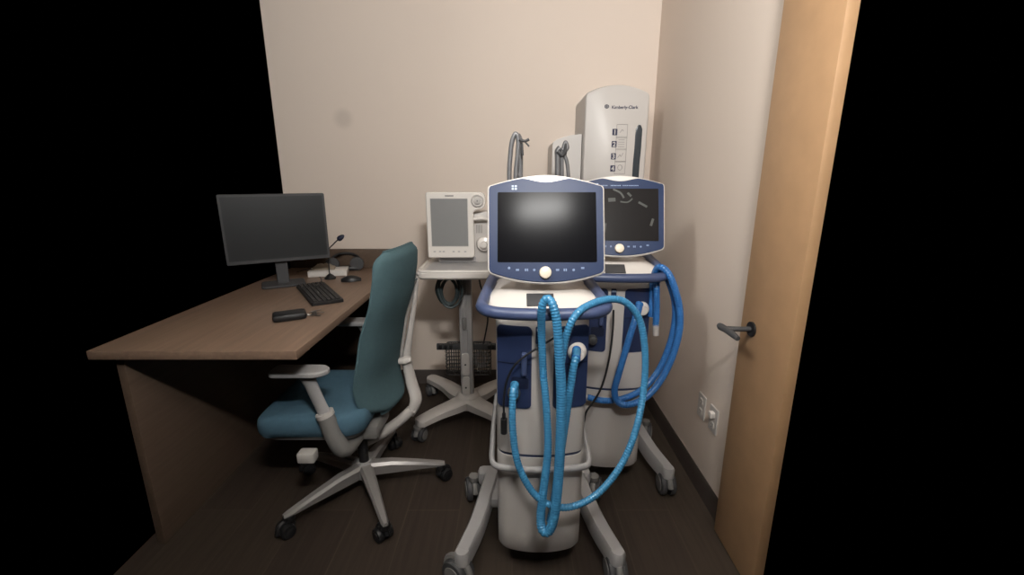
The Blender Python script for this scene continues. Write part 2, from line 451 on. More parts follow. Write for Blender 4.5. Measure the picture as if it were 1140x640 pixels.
    def head(hw, top, tc, bot, bc, r, notch=None):
        pts = [(-hw, bot, r), ]
        for k in range(1, 12):
            q = -1 + 2 * k / 12; pts.append((q * hw, bc + (bot - bc) * q * q))
        pts.append((hw, bot, r)); pts.append((hw + 0.002, top, r))
        N = 24; lst = []
        for k in range(1, N):
            q = 1 - 2 * k / N; x = q * hw; z = tc + (top - tc) * abs(q) ** 1.7
            if notch and abs(x) < notch[0]: z -= notch[1] * (0.5 + 0.5 * math.cos(PI * x / notch[0])) ** 0.7
            lst.append((x, z))
        pts += lst; pts.append((-hw - 0.002, top, r))
        return round_poly(pts)
    o1 = head(0.183, 0.140, 0.177, -0.138, -0.172, 0.016)
    bm = NB()
    def ringat(o, s, d): return [T(p.x * s, p.y * s, d) for p in o]
    loft(bm, [ringat(o1, .985, -0.004), ringat(o1, 1.0, 0.0), ringat(o1, 1.0, 0.014), ringat(o1, .97, 0.026), ringat(o1, .80, 0.048), ringat(o1, .6, 0.056)])
    hs = obj('display_housing', bm, 'white_gloss', t)
    o2 = head(0.178, 0.137, 0.171, -0.134, -0.166, 0.014, (0.078, 0.02))
    bm = NB(); prism(bm, o2, -0.003, -0.0075, T, 0.001); bz = obj('display_bezel', bm, 'bezel', t)
    bm = NB(); prism(bm, rrect(-0.152, 0.157, -0.104, 0.118, 0.004), -0.007, -0.0085, T); scn = obj('screen', bm, 'screen', t)
    # control knob and keys
    bm = NB()
    prof = [(0.0195, -0.006), (0.0195, -0.014), (0.0175, -0.020), (0.010, -0.022), (0.0004, -0.022)]
    loft(bm, [[T(-0.004 + r * math.cos(2 * PI * k / 24), -0.137 + r * math.sin(2 * PI * k / 24), d) for k in range(24)] for r, d in prof])
    kn = obj('control_knob', bm, 'cream', t)
    for i, x in enumerate((-0.116, -0.09, -0.062, -0.038, 0.034, 0.058, 0.084, 0.112)):
        bm = NB()
        c = Vector((x, -0.128 + (0.006 if abs(x) > 0.1 else 0)))
        if i % 3 == 0: prism(bm, round_poly([(c.x + 0.004 * math.cos(a), c.y + 0.004 * math.sin(a)) for a in [2 * PI * k / 12 for k in range(12)]]), -0.007, -0.0082, T)
        elif i % 3 == 1: prism(bm, rrect(c.x - .005, c.x + .005, c.y - .003, c.y + .003, .001), -0.007, -0.0082, T)
        else: prism(bm, rrect(c.x - .005, c.x - .001, c.y - .004, c.y + .004, .001), -0.007, -0.0082, T); prism(bm, rrect(c.x + .001, c.x + .005, c.y - .004, c.y + .004, .001), -0.007, -0.0082, T)
        obj('touch_key', bm, 'icon', bz)
    bm = NB()
    for a in (0, 1):
        for b in (0, 1):
            x = -0.108 + a * 0.0095; z = 0.1405 - b * 0.0085
            prism(bm, rrect(x, x + .007, z - .006, z, .001), -0.007, -0.0082, T)
    obj('emblem', bm, 'icon_bright', bz)
    # base with legs
    bm = NB()
    box(bm, (0, 0.13, 0.135), (0.40, 0.16, 0.05), 0.02)
    box(bm, (0, 0.02, 0.125), (0.24, 0.2, 0.03), 0.01)
    obj('base_frame', bm, 'grey_white', t)
    for s in (-1, 1):
        bm = NB()
        path = [(s * .185, .215, .175), (s * .205, .09, .170), (s * .232, -.05, .160), (s * .262, -.150, .152), (s * .274, -.185, .149)]
        P = catmull(path, 6); rings = []
        for i, p in enumerate(P):
            tt = (P[min(i + 1, len(P) - 1)] - P[max(i - 1, 0)]).normalized(); side = Vector((tt.y, -tt.x, 0)).normalized()
            f = i / (len(P) - 1); hw = 0.030 - 0.004 * f; dep = 0.085 - 0.02 * f
            if i in (0, len(P) - 1): hw *= 0.6
            rings.append([p + side * hw * a + Vector((0, 0, b)) for a, b in ((-.75, .0), (.75, 0), (1, -.010), (.92, -dep), (-.92, -dep), (-1, -.010))])
        loft(bm, rings)
        e = P[-1]; lathe(bm, [(.026, e.z - .050), (.028, e.z - .012), (.022, e.z)], (e.x, e.y - .006, 0), 'Z', 18)
        lg = obj('leg', bm, 'grey_white', t)
        bm = NB(); box(bm, (s * .20, .23, .135), (.10, .07, .07), .022); obj('rear_foot', bm, 'grey_white', t)
        caster(t, s * .276, -.192, R(65) * s + (PI if s < 0 else 0) + R(30), r=0.053, top=0.118)
        caster(t, s * .268, .235, R(75 if s > 0 else 105), r=0.052, top=0.13)
    # bumper hoop round the cabinet
    bm = NB()
    hp = [(-.157, .10, .60), (-.162, .06, .56), (-.167, 0, .52), (-.168, -.06, .495), (-.167, -.14, .482), (-.150, -.178, .480), (-.08, -.192, .478), (0, -.196, .477), (.08, -.192, .478), (.150, -.178, .480), (.167, -.14, .482), (.168, -.06, .495), (.167, 0, .52), (.162, .06, .56), (.157, .10, .60)]
    tube(bm, hp, 0.0095, 10, False, 5, flat=1.3, upv=(0, 0, 1)); obj('bumper_hoop', bm, 'grey_white', t)
    return t
V1 = (0.098, 1.47, 0); V2 = (0.450, 1.95, 0)
vent = make_ventilator(V1, 'nearer ventilator, standing in front with blue hoses looped down its white front')
vent2 = copy_tree(vent); vent2.location = V2; vent2.rotation_euler = (0, 0, R(-1.5))
vent2['label'] = 'farther ventilator, standing behind the nearer one beside the right wall'
for ch in list(vent2.children):
    if ch.name.startswith('screen'): pass

# grey folding hose supports rising behind the display heads
def support_arm(parent, pts_px, Y, clamp_px, foot_px, vlabel):
    base = Vector(parent.location)
    ph = 0
    bm = NB()
    for (pp, r) in pts_px:
        tube(bm, [at(u, v, Y + dy) - base for u, v, dy in pp], r, 10)
    # carry on down behind the head to the deck
    o = obj('hose_support_arm', bm, 'arm_grey', parent, vlabel)
    bm = NB()
    for pp, r in clamp_px:
        tube(bm, [at(u, v, Y - 0.01) - base for u, v in pp], r, 8)
    obj('clamp', bm, 'dark_grey', o)
    return o
vent2.rotation_euler = (0, 0, 0)
support_arm(vent, [([(569, 260, 0), (567, 200, 0), (568, 175, 0), (570, 158, 0), (574, 149, 0), (577, 156, 0), (576, 175, 0), (574, 200, 0), (574, 260, 0)], 0.0085),
                   ([(576, 150, .02), (579, 158, .02), (579, 175, .02), (579, 200, .02), (580, 260, .02)], 0.011)], 1.66,
            [([(578, 155), (584, 157), (589, 155)], 0.005), ([(584, 157), (589, 163)], 0.003), ([(581, 160), (582, 173)], 0.004)], None, 'grey folded hose support arm')
support_arm(vent2, [([(617, 300, 0), (617, 200, 0), (617, 175, 0), (617, 168, 0), (620, 164, 0)], 0.014),
                    ([(622, 300, 0), (622, 200, 0), (622, 172, 0), (624, 162, 0), (626, 158, 0), (628, 164, 0), (625, 172, 0), (629, 196, 0), (632, 300, 0)], 0.009)], 2.2,
            [([(617, 168), (622, 172), (625, 168)], 0.012), ([(626, 160), (626, 171)], 0.006)], None, 'grey folded hose support arm')
# arms' brackets onto the deck, behind the head
for vv, u0, Y in ((vent, 575, 1.66), (vent2, 624, 2.2)):
    b = Vector(vv.location); p = at(u0, 260, Y) - b
    bm = NB(); tube(bm, [p + Vector((0, 0, .06)), p, Vector((p.x * .85, .12, 1.05)), Vector((p.x * .7, .06, 1.04))], 0.016, 10)
    obj('arm_bracket', bm, 'arm_grey', vv)

vent2.rotation_euler = (0, 0, R(-4))

# marks printed along the top of the farther ventilator's bezel
tb = [c for c in vent2.children if c.name.startswith('display_bezel')][0]
def head_pt(x, z, d=-0.0078):
    return Matrix.Translation((0.009, -0.085, 1.262)) @ Matrix.Rotation(R(-19), 4, 'X') @ Vector((x, d, z))
bm = NB()
for x0, x1 in ((-0.085, -0.055), (-0.04, 0.0), (0.01, 0.03), (0.035, 0.075)):
    k = x0
    while k < x1:
        wd = random.uniform(.003, .006)
        prism(bm, rrect(k, k + wd, .1295, .1335, .0006, 2), 0, -0.0006, lambda x, z, d: head_pt(x, z, -.0075 + d)); k += wd + .0015
obj('printed_mark', bm, 'icon', tb)
# smears of dried cleaner on its screen
ts = [c for c in vent2.children if c.name.startswith('screen')][0]
ts.data = ts.data.copy(); ts.data.materials.clear(); ts.data.materials.append(M['screen_matte'])
M['smear'] = mat('dried_smear', (62, 64, 61), 0.6)
for pp, r in (([(-.03, .115), (0, .1), (.015, .078)], .004), ([(-.05, .068), (-.02, .07)], .009), ([(0, .062), (.03, .06), (.05, .075)], .003), ([(.075, .06), (.11, .04)], .005), ([(-.065, -.07), (-.06, -.03)], .0035), ([(.125, -.04), (.135, -.01)], .005), ([(.03, .1), (.045, .085)], .005)):
    bm = NB(); tube(bm, [head_pt(x, z, -.0086) for x, z in pp], r, 8, flat=0.04, upv=(0, -1, 0.3))
    obj('smear', bm, 'smear', ts)

# ------------------------------------------------------------------ hoses and cables
def hose(name, px, r, label, m='hose', corr=True, ends=None, cat='hose', group=None, step=0.0022, seg=14):
    pts = [at(u, v, Y - (.045 if m == 'hose_deep' else 0)) for u, v, Y in px]
    if m == 'hose_deep': ends = [[(e[0][0], e[0][1], e[0][2] - .045), (e[1][0], e[1][1], e[1][2] - .045), e[2], e[3]] for e in ends or []]
    t = pts[0]
    root = obj(name, (lambda b: (tube(b, [p for p in pts], r, seg, False, 10, step, (4, 0.06) if corr else None), b)[1])(NB()), m, None, None, 60)
    tag(root, label, cat, group)
    for e in (ends or []):
        p0 = at(*e[0]); p1 = at(*e[1]); bm = NB(); tube(bm, [p0, p0.lerp(p1, .5), p1], e[2], 14, smooth_n=3); obj('connector', bm, e[3], root)
    return root
G1 = 'blue breathing hoses of the nearer ventilator'
# wide loop from the left port, under and up the right side, over to the middle strands
hose('breathing_hose', [(574, 428, 1.275), (571, 440, 1.24), (571, 480, 1.225), (578, 520, 1.215), (598, 553, 1.205), (628, 565, 1.20), (662, 552, 1.21), (690, 520, 1.23), (708, 478, 1.26), (717, 430, 1.30),
                        (718, 390, 1.31), (712, 356, 1.31), (697, 337, 1.30), (678, 333, 1.28), (655, 340, 1.235), (640, 352, 1.20), (630, 375, 1.195), (624, 410, 1.20)],
     0.0110, 'wide blue hose looping from the left port of the nearer ventilator out to the right', ends=[((573, 428, 1.30), (572, 440, 1.245), 0.0145, 'hose')])
# main corrugated strand over the handle
hose('breathing_hose', [(605, 420, 1.25), (604, 400, 1.245), (603, 370, 1.235), (603, 346, 1.205), (606, 335, 1.20), (611, 333, 1.195), (616, 341, 1.185), (620, 360, 1.18), (623, 400, 1.18), (625, 440, 1.18), (624, 490, 1.18),
                        (621, 540, 1.18), (617, 575, 1.175), (611, 591, 1.175), (604, 590, 1.18), (602, 575, 1.195), (605, 545, 1.205), (610, 500, 1.215), (608, 450, 1.225), (605, 420, 1.24)],
     [.0115, .0115, .013, .0145, .015, .015, .0145, .013, .0115, .0115], 'thick blue ribbed hose hung over the handle at the middle of the nearer ventilator')
hose('breathing_hose', [(642, 391, 1.245), (641, 398, 1.215), (638, 412, 1.205), (633, 445, 1.20), (628, 480, 1.205), (622, 520, 1.21), (616, 560, 1.215), (612, 580, 1.21)],
     0.0115, 'straight blue hose hanging from the round white port of the nearer ventilator', ends=[((642, 389, 1.262), (641, 400, 1.21), 0.014, 'hose_deep')])
# farther ventilator
hose('breathing_hose', [(711, 340, 1.79), (708, 352, 1.77), (700, 378, 1.765), (690, 412, 1.76), (684, 436, 1.755), (690, 449, 1.75), (706, 449, 1.75), (726, 436, 1.75), (744, 408, 1.75), (755, 375, 1.75), (757, 348, 1.75), (752, 324, 1.75), (745, 306, 1.755), (737, 298, 1.775), (731, 300, 1.80), (727, 315, 1.83), (726, 340, 1.83), (725, 352, 1.83)],
     0.0140, 'long blue hose slung from the round white port of the farther ventilator over its handle', 'hose_deep', ends=[((712, 338, 1.81), (708, 352, 1.765), 0.017, 'hose_deep')])
hose('breathing_hose', [(654, 442, 1.80), (672, 446, 1.79), (692, 444, 1.785), (714, 434, 1.785), (732, 414, 1.785), (744, 388, 1.785), (751, 360, 1.785), (751, 335, 1.785), (744, 312, 1.785), (738, 302, 1.80), (733, 306, 1.815), (731, 320, 1.80), (731, 345, 1.80), (730, 362, 1.80)],
     0.0135, 'blue hose over the farther ventilator handle, ending in a white tip hanging at its right', 'hose_deep', ends=[((730, 361, 1.80), (730, 373, 1.80), 0.013, 'white')])
# loose cables
hose('power_cable', [(640, 361, 1.245), (620, 374, 1.25), (604, 384, 1.25), (585, 396, 1.255), (572, 408, 1.255), (564, 425, 1.255), (561, 445, 1.255), (561, 462, 1.255)], 0.0035,
     'thin black cable crossing the nearer ventilator front and ending in a plug', 'black', False, [((561, 460, 1.255), (561, 468, 1.255), 0.006, 'black'), ((561, 466, 1.255), (561, 482, 1.255), 0.0105, 'black')], 'cable', step=0.01, seg=8)
hose('power_cable', [(683, 345, 1.72), (682, 370, 1.71), (678, 400, 1.69), (670, 430, 1.67), (660, 448, 1.66), (652, 460, 1.66), (649, 480, 1.66)], 0.0045,
     'black cable hanging between the two ventilators', 'black', False, None, 'cable', step=0.01, seg=8)

# ------------------------------------------------------------------ wall dispensers in the corner
DY = 2.52
t = thing('wall_dispenser', 'tall white dispenser on the back wall with numbered steps and a dark level window', 'dispenser', (0, 0, 0))
bm = NB()
tl = at(652, 103, DY); trr = at(724, 105, DY); topc = at(690, 94, DY)
x0, x1 = at(652, 103, DY).x, at(724, 104, DY).x; zb = 1.02; zs = at(690, 104, DY).z; zt = topc.z
def disp(bm, x0, x1, zb, zs, zt, yf, yb):
    pts = [(x0, zb, .02), (x1, zb, .02), (x1, zs, .03)]
    for k in range(1, 12):
        q = 1 - 2 * k / 12; pts.append(((x0 + x1) / 2 + q * (x1 - x0) / 2, zt - (zt - zs) * q * q))
    pts.append((x0, zs, .03)); o = round_poly(pts)
    c = Vector(((x0 + x1) / 2, (zb + zt) / 2))
    def rg(s, y): return [Vector((c.x + (p.x - c.x) * s, y, c.y + (p.y - c.y) * (1 - (1 - s) * .5))) for p in o]
    loft(bm, [rg(.96, yf), rg(.985, yf + .004), rg(1, yf + .018), rg(1, yb)])
disp(bm, x0, x1, zb, zs, zt, DY - .005, WALL_Y - .001)
obj('casing', bm, 'white', t)
def on(u, v): return at(u, v, DY - .006)
bm = NB()
wp = [(712, 139), (711, 150), (710, 165), (708.5, 180), (707.5, 195), (706, 215)]
tube(bm, [on(u, v) for u, v in wp], [.006, .0175, .0185, .0185, .0185, .0185, .0185, .0185, .0185, .0185, .0185], 16, flat=0.12, upv=(0, -1, 0), smooth_n=6)
o = obj('level_window', bm, 'window', t)
text_mesh('brand_lettering', 'Kimberly-Clark', 0.0225, 'ink', t, on(681, 121), (PI / 2, 0, 0), bold=True)
bm = NB()
c = on(675.5, 118.5)
for q in (0, 1):
    tube(bm, [c + Vector((.011 * math.cos(a) * (1 - .25 * q), -.0005, .009 * math.sin(a) * (1 - .25 * q))) for a in [2 * PI * k / 20 for k in range(20)]], .0011, 6, True, 0)
box(bm, c, (.012, .001, .0022)); box(bm, c, (.0022, .001, .012))
obj('emblem', bm, 'ink', t)
for i, v in enumerate((147, 160.5, 174, 187.5)):
    um = 684.5 - i * 0.8
    p = on(um, v)
    bm = NB(); prism(bm, rrect(p.x - .0135, p.x + .0135, p.z - .0165, p.z + .0165, .003), DY - .0055, DY - .0075, XZ); o = obj('step_number', bm, 'ink', t)
    text_mesh('numeral', str(i + 1), 0.034, 'white', o, (p.x - .0085, DY - .0078, p.z - .012), (PI / 2, 0, 0), bold=True)
    q = on(692.5 - i * 0.8, v - 1)
    bm = NB(); oo = rrect(q.x - .029, q.x + .029, q.z - .034, q.z + .034, .002)
    tube(bm, [Vector((a.x, DY - .006, a.y)) for a in oo], .0009, 6, True, 0)
    pc = obj('step_picture', bm, 'grey', t)
    bm = NB()
    if i == 0: tube(bm, [Vector((q.x + dx, DY - .006, q.z + dz)) for dx, dz in ((-.01, -.008), (.0, .008), (.008, .0))], .0012, 6)
    elif i == 1:
        for dz in (-.018, -.006, .006, .018): box(bm, (q.x, DY - .006, q.z + dz), (.034, .001, .002))
    elif i == 2: tube(bm, [Vector((q.x + dx, DY - .006, q.z + dz)) for dx, dz in ((-.016, -.012), (-.004, .004), (.002, -.006), (.014, .014))], .0012, 6)
    else: tube(bm, [Vector((q.x + .012 * math.cos(a), DY - .006, q.z + .014 * math.sin(a))) for a in [2 * PI * k / 14 for k in range(14)]], .0012, 6, True, 0)
    obj('line_drawing', bm, 'grey', pc)
bm = NB(); a0 = at(615, 160, DY + .06); a1 = at(649, 152, DY + .06)
t2 = thing('wall_dispenser', 'low white box with a sloped top on the back wall, left of the tall dispenser', 'dispenser', (0, 0, 0))
yf2 = DY + .055
pts = [(a0.x, 1.02, .02), (x0 - .004, 1.02, 0), (x0 - .004, at(649, 149, yf2).z, 0), (at(632, 151, yf2).x, at(632, 151, yf2).z, .02), (a0.x, at(616, 157, yf2).z, .03)]
prism(bm, round_poly(pts), WALL_Y - .001, yf2, lambda x, z, d: Vector((x, d, z)))
obj('casing', bm, 'white', t2)
bm = NB(); q = at(632, 168, yf2)
prism(bm, rrect(a0.x + .02, x0 - .02, 1.08, a0.z - .03, .01), yf2 + .002, yf2 - .003, XZ); obj('cover', bm, 'white', t2)

# ------------------------------------------------------------------ cart with the small breathing device
CX, CY = -0.264, 2.40
t = thing('equipment_cart', 'white wheeled cart with a single column, standing between the chair and the ventilators', 'cart', (CX, CY, 0))
bm = NB()
# four curved legs in one cast base
def leg_ring(path, w0, w1, h0, h1):
    P = catmull(path, 6); rings = []
    for i, p in enumerate(P):
        tt = (P[min(i + 1, len(P) - 1)] - P[max(i - 1, 0)]).normalized(); side = Vector((tt.y, -tt.x, 0)).normalized()
        f = i / (len(P) - 1); w_ = w0 + (w1 - w0) * f; h_ = h0 + (h1 - h0) * f
        if i == len(P) - 1: w_ *= .55
        rings.append([p + side * w_ * a + Vector((0, 0, b * h_)) for a, b in ((-.7, 1), (.7, 1), (1, .8), (1, 0), (-1, 0), (-1, .8))])
    return rings
for sx, ex, ey in ((-1, .255, -.24), (1, .255, -.24), (-1, .29, .33), (1, .29, .33)):
    m_ = -1 if ey < 0 else 1
    loft(bm, leg_ring([(0, m_ * .01, .11), (sx * .07, m_ * .075, .108), (sx * .16, m_ * (.145 if m_ < 0 else .2), .104), (sx * ex, ey, .098)], .062, .038, .055, .035))
lathe(bm, [(.075, .095), (.075, .15), (.06, .172), (.05, .18)], (0, 0, 0), 'Z', 28)
obj('base', bm, 'white', t)
for sx, ex, ey in ((-1, .255, -.24), (1, .255, -.24), (-1, .285, .32), (1, .285, .32)):
    caster(t, sx * ex, ey, R(70 if sx < 0 else 110) if ey < 0 else R(-60), r=.040, top=.10)
bm = NB(); box(bm, (0, 0, .56), (.074, .05, .80), .012); 
box(bm, (-.015, -.028, .70), (.006, .006, .5), .002); box(bm, (.008, -.028, .70), (.006, .006, .5), .002)
obj('column', bm, 'grey_white', t)
for zc in (.37, .225):
    bm = NB(); prism(bm, rrect(-.028, .018, zc - .07, zc + .07, .022), -.024, -.036, XZ, .003); cv = obj('column_cover', bm, 'white', t)
    bm = NB(); lathe(bm, [(.0055, -.033), (.0055, -.0375)], (-.006, 0, zc), 'Y', 12); obj('screw_hole', bm, 'black', cv)
bm = NB(); box(bm, (-.006, -.034, .62), (.026, .016, .07), .006); hd = obj('cable_clip', bm, 'grey', t)
# tray with raised rim
bm = NB()
tx, ty0, ty1 = .215, -.26, .15
prism(bm, rrect(-tx, tx, ty0, ty1, .05), .925, .966, XY, .010)
rim = rrect(-tx + .010, tx - .010, ty0 + .010, ty1 - .010, .045)
tube(bm, [Vector((p.x, p.y, .964)) for p in rim], .010, 10, True, 0)
obj('tray', bm, 'white_gloss', t)
bm = NB(); prism(bm, rrect(-.175, .175, ty0 + .03, ty1 - .03, .02), .964, .968, XY); obj('tray_mat', bm, 'grey_white', t)
bm = NB(); box(bm, (0, -.01, .925), (.14, .20, .03), .008); obj('tray_bracket', bm, 'grey_white', t)
# wire basket
bm = NB()
bw, bd0, bd1, z0b, z1b = .135, .045, .16, .27, .435
for k in range(8):
    z = z0b + (z1b - z0b) * k / 7; tube(bm, [Vector((p.x, p.y, z)) for p in rrect(-bw, bw, bd0, bd1, .02)], .0022 if k < 7 else .005, 6, True, 0)
for k in range(19):
    x = -bw + .01 + (2 * bw - .02) * k / 18; tube(bm, [(x, bd0, z1b), (x, bd0, z0b), (x, bd1, z0b), (x, bd1, z1b)], .0018, 6, smooth_n=0)
bk = obj('basket', bm, 'black', t)
bm = NB(); box(bm, (0, .035, .455), (.36, .02, .038), .004); ra = obj('accessory_rail', bm, 'dark_grey', t)
for x in (-.155, -.125, -.095, .13, .155):
    bm = NB(); box(bm, (x, .022, .458), (.02, .02, .03), .004); obj('rail_clamp', bm, 'black', ra)

# coil hanging from the cart and coil in basket
def coil(name, c, rx, rz, n, r, m, label, drift=.006, seed=1):
    rnd = random.Random(seed); pts = []
    for k in range(n * 12 + 1):
        a = 2 * PI * k / 12; j = 1 + rnd.uniform(-.03, .03); s = 1 - .32 * abs(math.sin(1.9 * (k // 12) + .3)) if k else 1
        pts.append(Vector((c[0] + rx * s * math.cos(a + PI / 2) * j + .012 * math.sin(k / 12 * 2.1), c[1] + drift * k / 12 + rnd.uniform(-.002, .002), c[2] + rz * s * math.sin(a + PI / 2) * j - (1 - s) * rz * .3)))
    bm = NB(); tube(bm, pts, r, 8, smooth_n=4); o = obj(name, bm, m); return tag(o, label, 'cable')
pc = at(500, 322, 2.30)
coil('coiled_cable', (pc.x, 2.27, pc.z + .0), .066, .100, 6, .0062, 'cable_green', 'dark coiled cable hanging under the left side of the cart tray', .007)
pc = at(537, 397, 2.52)
coil('coiled_tube', (pc.x - .01, 2.475, .355), .045, .055, 5, .005, 'grey_white', 'pale coiled tube lying in the wire basket of the cart', .007, 5)
bm = NB(); tube(bm, [at(533, 306, 2.3), at(535, 318, 2.3), at(541, 335, 2.34), at(543, 355, 2.36), at(540, 374, 2.40), at(538, 384, 2.44)], .0045, 8); tag(obj('power_cable', bm, 'black'), 'thin black cable dropping from the cart tray to the rail behind the nearer ventilator', 'cable')

# breathing device on the tray
DYF = 2.33
t = thing('breathing_machine', 'small white breathing machine with a grey screen on the cart tray', 'medical device', (0, 0, 0))
xl, xr = at(475, 250, DYF).x, at(527, 250, DYF).x; zt_, zb_ = at(500, 214, DYF).z, at(500, 287, DYF).z
xe = at(540, 225, DYF).x; zlo = at(540, 234, DYF).z
pts = [(xl, zb_, .012), (xr + .003, zb_, .02), (xr, zlo - .012, .010), (xr + .012, zlo, .015), (xe, zlo + .01, .035), (xe, zt_, .035), (xl, zt_, .012)]
bm = NB(); prism(bm, round_poly(pts, 8), DYF + .05, DYF, lambda x, z, d: Vector((x, d, z)), .004); fp = obj('front_housing', bm, 'white_gloss', t)
sx0, sx1 = at(480, 250, DYF).x, at(521, 250, DYF).x; sz1, sz0 = at(500, 221, DYF).z, at(500, 274, DYF).z
bm = NB(); prism(bm, rrect(sx0, sx1, sz0, sz1, .003), DYF + .001, DYF - .002, XZ); obj('screen', bm, 'lcd', t)
bm = NB(); tube(bm, [Vector((p.x, DYF - .0005, p.y)) for p in rrect(sx0, sx1, sz0, sz1, .003)], .0022, 6, True, 0); obj('screen_trim', bm, 'white', t)
kc = at(531.5, 223.5, DYF)
bm = NB(); lathe(bm, [(.033, .002), (.033, -.006), (.028, -.010), (.027, -.004), (.016, -.004), (.015, -.014), (.004, -.015), (.0003, -.015)], (kc.x, DYF, kc.z), 'Y', 28); kb = obj('dial', bm, 'white', t)
bm = NB(); lathe(bm, [(.004, -.014), (.004, -.0165)], (kc.x, DYF, kc.z), 'Y', 10); obj('dial_mark', bm, 'grey', kb)
for u in (484, 490, 494, 505, 511, 518):
    q = at(u, 280, DYF); bm = NB(); prism(bm, rrect(q.x - .006, q.x + .006, q.z - .003, q.z + .003, .001), DYF + .001, DYF - .0012, XZ); obj('touch_key', bm, 'grey_white', t)
bm = NB(); q = at(500, 218, DYF); box(bm, (q.x, DYF - .0005, q.z), (.045, .002, .006)); obj('printed_mark', bm, 'grey', t)
bx1 = at(546, 250, 2.36).x
bm = NB(); box(bm, ((xl + .04 + bx1) / 2, 2.45, (.967 + zlo - .01) / 2), (bx1 - xl - .04, .13, zlo - .01 - .967), .012); bd = obj('rear_body', bm, 'white', t)
bm = NB(); box(bm, ((xl + xr) / 2 + .03, 2.43, .986), (.20, .10, .034), .008); obj('foot_stand', bm, 'grey_white', t)
bm = NB()
tube(bm, [at(527, 244, 2.345), at(536, 243, 2.345), at(546, 244, 2.36)], .009, 10); obj('carry_bar', bm, 'white_gloss', t)
bm = NB()
vc = at(533, 255, 2.375)
for k in range(5): box(bm, (vc.x - .012 + k * .007, 2.383, vc.z), (.0025, .006, .045))
obj('vent_slots', bm, 'grey', bd)
bm = NB(); q = at(541, 272, 2.35); lathe(bm, [(.040, .03), (.044, .0), (.036, -.02), (.018, -.026), (.016, -.05), (.001, -.05)], (q.x - .01, 2.375, q.z), 'Y', 24); obj('air_filter', bm, 'white_gloss', t)

# ------------------------------------------------------------------ desk along the left
DZ = 0.84; DX = -0.745; DY0, DY1 = 1.42, WALL_Y - .012
t = thing('desk', 'long brown laminate desk running along the left side to the back wall', 'desk', (0, 0, 0))
bm = NB(); box(bm, ((LEFT_X + DX) / 2, (DY0 + DY1) / 2, DZ - .016), (DX - LEFT_X, DY1 - DY0, .032), .002); obj('desktop', bm, 'desk', t)
bm = NB(); box(bm, ((LEFT_X - .80) / 2, DY1 - .03, (DZ - .032) / 2 + .001), (-.80 - LEFT_X, .04, DZ - .034), .001)
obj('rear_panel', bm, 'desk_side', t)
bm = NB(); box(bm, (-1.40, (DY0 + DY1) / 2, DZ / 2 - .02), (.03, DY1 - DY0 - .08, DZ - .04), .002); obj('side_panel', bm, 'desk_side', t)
zp = at(400, 277, DY1).z
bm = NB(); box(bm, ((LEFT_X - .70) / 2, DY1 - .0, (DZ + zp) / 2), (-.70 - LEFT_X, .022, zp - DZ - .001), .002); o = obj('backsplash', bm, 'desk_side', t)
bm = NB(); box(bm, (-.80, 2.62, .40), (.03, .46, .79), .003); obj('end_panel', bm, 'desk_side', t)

# monitor
def look_rot(d): return math.atan2(d[1], d[0])
e1 = at(364, 250, 2.48); dirl = Vector((-.87, -.49, 0)).normalized(); Wm = .50
mz1, mz0 = at(364, 215, 2.48).z, at(364, 287, 2.48).z
t = thing('computer_monitor', 'dark flat computer monitor on the desk at the left', 'monitor', (0, 0, 0))
mc = e1 + dirl * (Wm / 2); ang = math.atan2(-dirl.y, -dirl.x)
mt = Matrix.Translation((mc.x, mc.y, 0)) @ Matrix.Rotation(ang, 4, 'Z')
TM = lambda x, z, d: mt @ Vector((x, d, z))
bm = NB(); prism(bm, rrect(-Wm / 2, Wm / 2, mz0, mz1, .008), .03, 0, TM, .003); obj('casing', bm, 'dark_grey', t)
bm = NB(); prism(bm, rrect(-Wm / 2 + .012, Wm / 2 - .012, mz0 + .02, mz1 - .012, .002), .001, -.001, TM); obj('screen', bm, 'screen_dull', t)
bm = NB(); prism(bm, rrect(-.03, .03, DZ + .01, mz0 + .12, .01), .055, .03, TM, .003); obj('stand', bm, 'dark_grey', t)
bm = NB(); prism(bm, rrect(-.11, .11, -.07, .09, .03), DZ + .0005, DZ + .014, lambda x, y, d: mt @ Vector((x, y + .03, d)), .004); obj('foot', bm, 'dark_grey', t)

# keyboard
kp0 = atz(383, 334, DZ + .01); la = Vector((-.56, .83, 0)).normalized(); sa = Vector((-.83, -.56, 0)).normalized()
t = thing('keyboard', 'black computer keyboard on the desk near its front edge', 'keyboard', (0, 0, 0))
def K(a, b, z): return Vector((kp0.x, kp0.y, 0)) + la * a + sa * b + Vector((0, 0, DZ + z))
bm = NB(); prism(bm, rrect(0, .44, 0, .145, .01), .0008, .016, K, .002); obj('body', bm, 'black', t)
bm = NB()
for r_ in range(6):
    n = 20 if r_ else 9
    for c_ in range(21):
        if r_ == 0 and 4 < c_ < 10: 
            if c_ == 5: prism(bm, rrect(.012 + 5 * .0198, .012 + 10 * .0198 - .003, .014, .030, .002, 2), .015, .022, K, .001)
            continue
        if c_ in (16,) : continue
        a = .012 + c_ * .0198; b = .014 + r_ * .0205
        prism(bm, rrect(a, a + .0165, b, b + .0165, .002, 2), .015, .022, K, .0012)
ky = obj('keys', bm, 'key', t)
